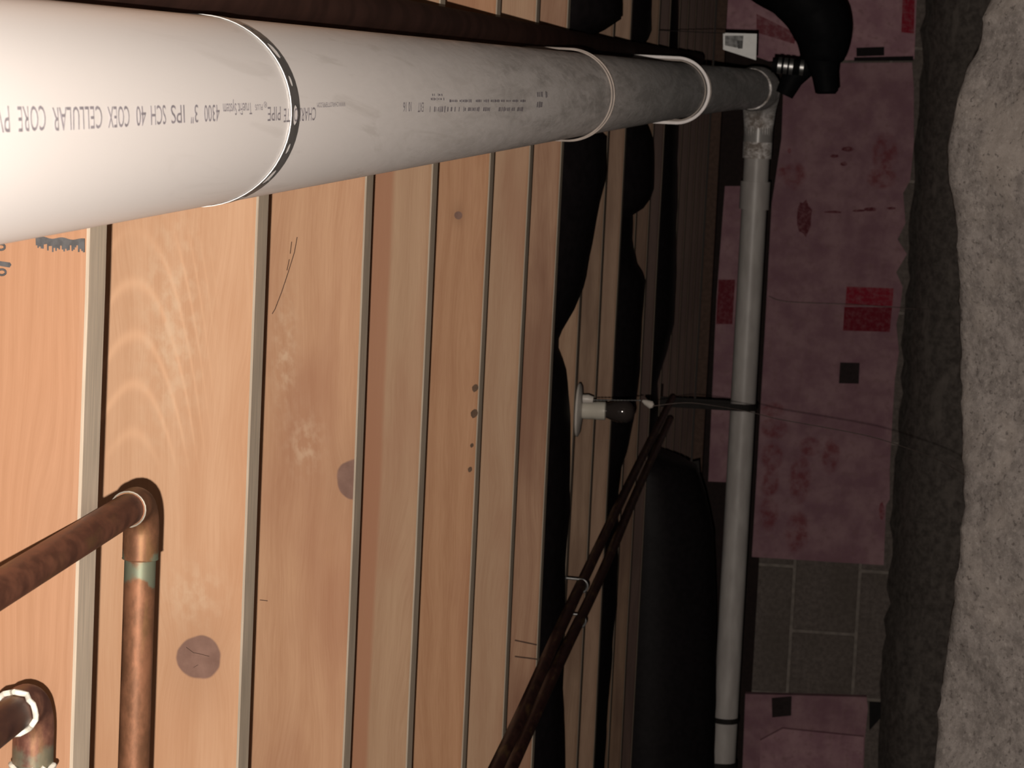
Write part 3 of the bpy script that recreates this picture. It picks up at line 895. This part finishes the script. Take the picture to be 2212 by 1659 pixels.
# ------------------------------------------------------------------ lamp holder with bulb and pull cord
Lc = Vector((-20.05, JY[7] + 1.3, HJ))
lamp = thing('lamp_holder', tuple(Lc), 'pale plastic lamp holder with a bare bulb under the eighth joist', 'lamp')
M_PORC = flat('lamp_plastic', (0.50, 0.46, 0.42), 0.35, vary=0.08)
def lathe(prof, cx_, cy_, seg=28, ax=(0, 0)):
    mb = MB()
    pts = [(cx_ + ax[0] * (HJ - z_), cy_ + ax[1] * (HJ - z_), z_) for r_, z_ in prof]
    mb.tube(pts, [r_ for r_, z_ in prof], seg); return mb
lathe([(1.55, HJ - 0.10), (1.58, HJ - 0.14), (1.58, HJ - 0.22), (1.40, HJ - 0.32), (0.62, HJ - 0.42)], Lc.x, Lc.y).build('base_plate', M_PORC, parent=lamp, smooth=True, fix=False)
mb = lathe([(0.50, HJ - 0.40), (0.53, HJ - 0.55), (0.52, HJ - 1.2), (0.54, HJ - 1.25), (0.54, HJ - 1.75), (0.40, HJ - 1.80)], Lc.x, Lc.y, ax=(0.02, 0))
mb.build('socket', flat('socket_white', (0.46, 0.43, 0.37), 0.3, vary=0.06), parent=lamp, smooth=True, fix=False)
mb = MB(); mb.tube([(Lc.x + 0.72, Lc.y - 0.5, HJ - 0.45), (Lc.x + 0.74, Lc.y - 0.5, HJ - 0.75), (Lc.x + 0.70, Lc.y - 0.5, HJ - 1.05)], [0.26, 0.27, 0.2], 12); mb.build('switch_boss', M_PORC, parent=lamp, smooth=True)
m = Mat('bulb_glass', 0.08, 0, 0.5); m.base((0.030, 0.024, 0.022)); M_GLASS = m.m
lathe([(0.40, HJ - 1.78), (0.46, HJ - 1.95), (0.60, HJ - 2.3), (0.66, HJ - 2.65), (0.64, HJ - 3.0), (0.50, HJ - 3.28), (0.26, HJ - 3.42), (0.05, HJ - 3.46)], Lc.x, Lc.y, ax=(0.02, 0)).build('bulb', M_GLASS, parent=lamp, smooth=True, fix=False)
mb = MB()
c0 = Vector((Lc.x + 0.70, Lc.y - 0.5, HJ - 1.0)); c1_ = atY(1384, 865, 163.2)
pts = [c0.lerp(c1_, i / 28) for i in range(29)]
mb.tube(pts, [0.045 if i % 2 else 0.022 for i in range(29)], 6)
mb.build('pull_chain', M_STEEL, parent=lamp, smooth=True)
mb = MB(); b0, b1 = atY(1388, 866, 163.2), atY(1411, 877, 163.0)
mb.tube([b0, b0.lerp(b1, 0.3), b0.lerp(b1, 0.8), b1], [0.07, 0.17, 0.24, 0.12], 12); mb.build('chain_bell', M_PORC, parent=lamp, smooth=True)
mb = MB()
cord = [(1411, 877, 163), (1480, 870, 162), (1540, 876, 160), (1620, 890, 156), (1680, 905, 153), (1780, 923, 148), (1880, 943, 143), (1960, 968, 138), (2030, 995, 132), (2086, 1028, 126)]
mb.tube(spline([atY(*q) for q in cord], 4), 0.022, 6)
mb.build('pull_cord', flat('cord', (0.13, 0.10, 0.09), 0.8), parent=lamp, smooth=True)

# small loose threads
mb = MB(); mb.tube(spline([atY(*q) for q in ((1660, 640, 330), (1700, 652, 330), (1838, 658, 330), (1960, 666, 334), (2005, 668, 340))], 4), 0.035, 5)
t_ = mb.build('thread', flat('thread', (0.30, 0.22, 0.2), 0.7), origin=(-25, 330, -4))
tag(t_, 'thin pale thread strung across the red print on the pink foam', 'thread')

# ------------------------------------------------------------------ pink foam boards
def foam_mat(name, origin, spots=(), gain=1.0):
    m = Mat(name, 0.85, 0, 0.2)
    x, y, z = m.coords()
    n1 = m.noise(m.vec(x, y, z), 0.30, 4.0, 0.6); n2 = m.noise(m.vec(x, y, z), 1.3, 4.0)
    c = m.mix(n1.step(0.32, 0.70), tuple(gain * q for q in (0.25, 0.13, 0.16)), tuple(gain * q for q in (0.36, 0.215, 0.235)))
    c = m.mix(n2.step(0.50, 0.72) * 0.45, c, (0.24, 0.135, 0.135))
    if spots:
        pn = m.noise(m.vec(x, y, z), 0.8, 4.0, 0.6).step(0.38, 0.66)
        tot = None
        for (px, py, rx, ry) in spots:
            p = atY(px, py, YF); sx = ry * YF / F; sz = rx * YF / F
            ex = (x - (p.x - origin[0])) * (1 / sx); ez = (z - (p.z - origin[2])) * (1 / sz)
            g = ((ex * ex + ez * ez)).step(1.5, 0.5)
            tot = g if tot is None else tot.max(g)
        c = m.mix(tot * (pn * 0.7 + 0.15), c, (0.20, 0.045, 0.055))
    m.base(c)
    return m.m
YF = 345.6
M_VOID = flat('gap_black', (0.012, 0.008, 0.009), 0.9)  # black for the darkness inside the tear and the seam
def redprint(name, c, fade):
    m = Mat(name, 0.8, 0, 0.2)
    x, y, z = m.coords()
    n1 = m.noise(m.vec(x * 1.0, y, z * 1.0), 1.6, 4.0, 0.65)
    m.base(m.mix(n1.step(0.4, 0.7) * fade, c, (0.32, 0.165, 0.185)))
    return m.m
M_RED = redprint('red_print', (0.27, 0.012, 0.03), 0.45)
M_FADE = redprint('faded_red_print', (0.22, 0.06, 0.075), 0.9)
M_SPOT = redprint('dark_red_spot', (0.12, 0.025, 0.035), 0.6)
YF = 345.6
def board(outline, label, y0=YF, y1=None, spots=(), gain=1.0):
    P = [atY(px, py, y0) for px, py in outline]
    cx_ = sum(p.x for p in P) / len(P); zz = min(p.z for p in P)
    t = thing('foam_board', (cx_, y0, zz), label, 'foam board', 'pink foam boards on the far wall')
    mb = MB(); mb.prism([(p.x, p.z) for p in P], y0, y1 or 346.85)
    mb.build('board', foam_mat('pink_foam', (cx_, y0, zz), spots, gain), parent=t)
    return t
def patch(par, pix, mat, nm='print', y0=YF, th=0.03):
    q = [atY(px, py, y0 - th) for px, py in pix]; mb = MB()
    mb.prism([(p.x, p.z) for p in q], y0 - th, y0 + 0.02); return mb.build(nm, mat, parent=par)
def blob(par, px, py, rx, ry, mat, nm='print', seed=0, n=14, **k):
    r_ = random.Random(seed)
    return patch(par, [(px + rx * math.cos(2 * math.pi * i / n) * r_.uniform(0.75, 1.1), py + ry * math.sin(2 * math.pi * i / n) * r_.uniform(0.75, 1.1)) for i in range(n)], mat, nm, **k)

main_b = board([(1694, 137), (1970, 135), (1974, 188), (1974, 313), (1966, 390), (1951, 417), (1956, 482), (1939, 517), (1959, 549), (1936, 588), (1950, 620), (1944, 668), (1936, 701), (1942, 760), (1933, 820), (1928, 901), (1922, 1014), (1922, 1078), (1914, 1091), (1909, 1221), (1624, 1203), (1636, 1000), (1653, 700), (1667, 440), (1688, 300)],
               'large pink foam board with red print in the middle of the far wall',
               spots=((1668, 885, 26, 16), (1672, 925, 28, 22), (1668, 985, 22, 30), (1664, 1040, 18, 34), (1660, 1110, 20, 36), (1750, 965, 22, 20), (1795, 985, 18, 36), (1728, 1035, 22, 50), (1722, 1150, 24, 44), (1716, 380, 24, 28), (1690, 372, 14, 10), (1912, 330, 26, 40), (1905, 385, 30, 22)))
patch(main_b, [(1829, 619), (1930, 623), (1928, 661), (1826, 660)], M_RED); patch(main_b, [(1824, 663), (1927, 664), (1922, 717), (1821, 714)], redprint('deep_red_print', (0.17, 0.008, 0.02), 0.3))
blob(main_b, 1738, 470, 17, 42, M_SPOT, seed=3)
for i, (px, py, rx, ry) in enumerate(((1831, 322, 15, 6), (1802, 337, 10, 4), (1823, 354, 8, 5), (1800, 458, 22, 3), (1880, 452, 16, 5), (1855, 455, 14, 3), (1925, 450, 12, 3), (1705, 326, 4, 6), (1905, 1105, 7, 20))):
    blob(main_b, px, py, rx, ry, M_SPOT if i < 7 else M_FADE, 'chip', seed=i + 10, n=9)
def square_plate(par, pix):
    q = [atY(px, py, YF - 0.12) for px, py in pix]; mb = MB()
    mb.prism([(p.x, p.z) for p in q], YF - 0.14, YF + 0.02)
    c = sum(q, Vector()) / 4
    mb.tube([(c.x, YF - 0.22, c.z), (c.x, YF - 0.12, c.z)], [0.18, 0.26], 8)
    return tag(mb.build('square_washer', flat('black_washer', (0.026, 0.016, 0.016), 0.8), parent=par, bevel=0.05), 'dark square washer')
square_plate(main_b, [(1815, 783), (1857, 784), (1855, 829), (1812, 828)])

top_b = board([(1560, -120), (1985, -120), (1975, 128), (1660, 132), (1572, 100), (1566, 20)], 'pink foam board behind the black pipe with a red stripe', gain=1.35)
patch(top_b, [(1952, -60), (1978, -60), (1974, 72), (1947, 70)], M_RED)
patch(top_b, [(1634, 30), (1720, 72), (1716, 95), (1634, 70)], M_FADE)
patch(top_b, [(1850, 103), (1910, 101), (1910, 120), (1850, 122)], M_VOID, 'tear')
patch(top_b, [(1845, 124), (1973, 121), (1973, 131), (1845, 132)], M_VOID, 'seam_gap_shade')  # black strip laid over the seam as the shade in its gap
up_b = board([(1566, 402), (1606, 402), (1592, 700), (1576, 1042), (1530, 1040), (1538, 860), (1548, 640)], 'narrow pink foam strip above the crossing pipe', YF + 0.4, 346.85)
patch(up_b, [(1552, 604), (1588, 604), (1582, 700), (1547, 700)], redprint('wine_print', (0.14, 0.015, 0.025), 0.3), y0=YF + 0.4)
low_b = board([(1610, 1499), (1872, 1506), (1875, 1530), (1868, 1600), (1862, 1760), (1600, 1760)], 'pink foam board with a square washer at the lower left end of the wall')
square_plate(low_b, [(1667, 1508), (1710, 1504), (1709, 1546), (1668, 1550)])
low2 = board([(1690, 1574), (1866, 1592), (1858, 1770), (1640, 1770), (1642, 1600)], 'paler pink foam offcut in front of the lower left board', YF - 1.05, YF - 0.3, gain=1.3)
mb = MB(); q = [atY(px, py, YB - 0.15) for px, py in ((1878, 1516), (1932, 1518), (1932, 1538), (1905, 1548), (1878, 1578))]
mb.prism([(p.x, p.z) for p in q], YB - 0.2, YB + 0.02)  # flat black shape added as the shade inside a hole
tag(mb.build('hole_shade', M_BLACK, origin=tuple(q[0])), 'flat black patch for the shade in a hole in the blocks below the foam', 'dark patch')
# pale metal hanger tab under the far joists
mb = MB(); q = [atY(px, py, 258) for px, py in ((1494, 998), (1510, 994), (1512, 1030), (1500, 1052), (1492, 1040))]
mb.prism([(p.x, p.z) for p in q], 258, 258.12)
mb.box((q[0].x - 0.3, 258, q[0].z), (q[0].x, 258.12, HJ + 1.0))
tag(mb.build('metal_tab', M_STEELD, origin=tuple(q[0])), 'small pale metal tab hanging below the far joists', 'metal tab')

for o in bpy.data.objects:
    if '_o' in o: del o['_o']
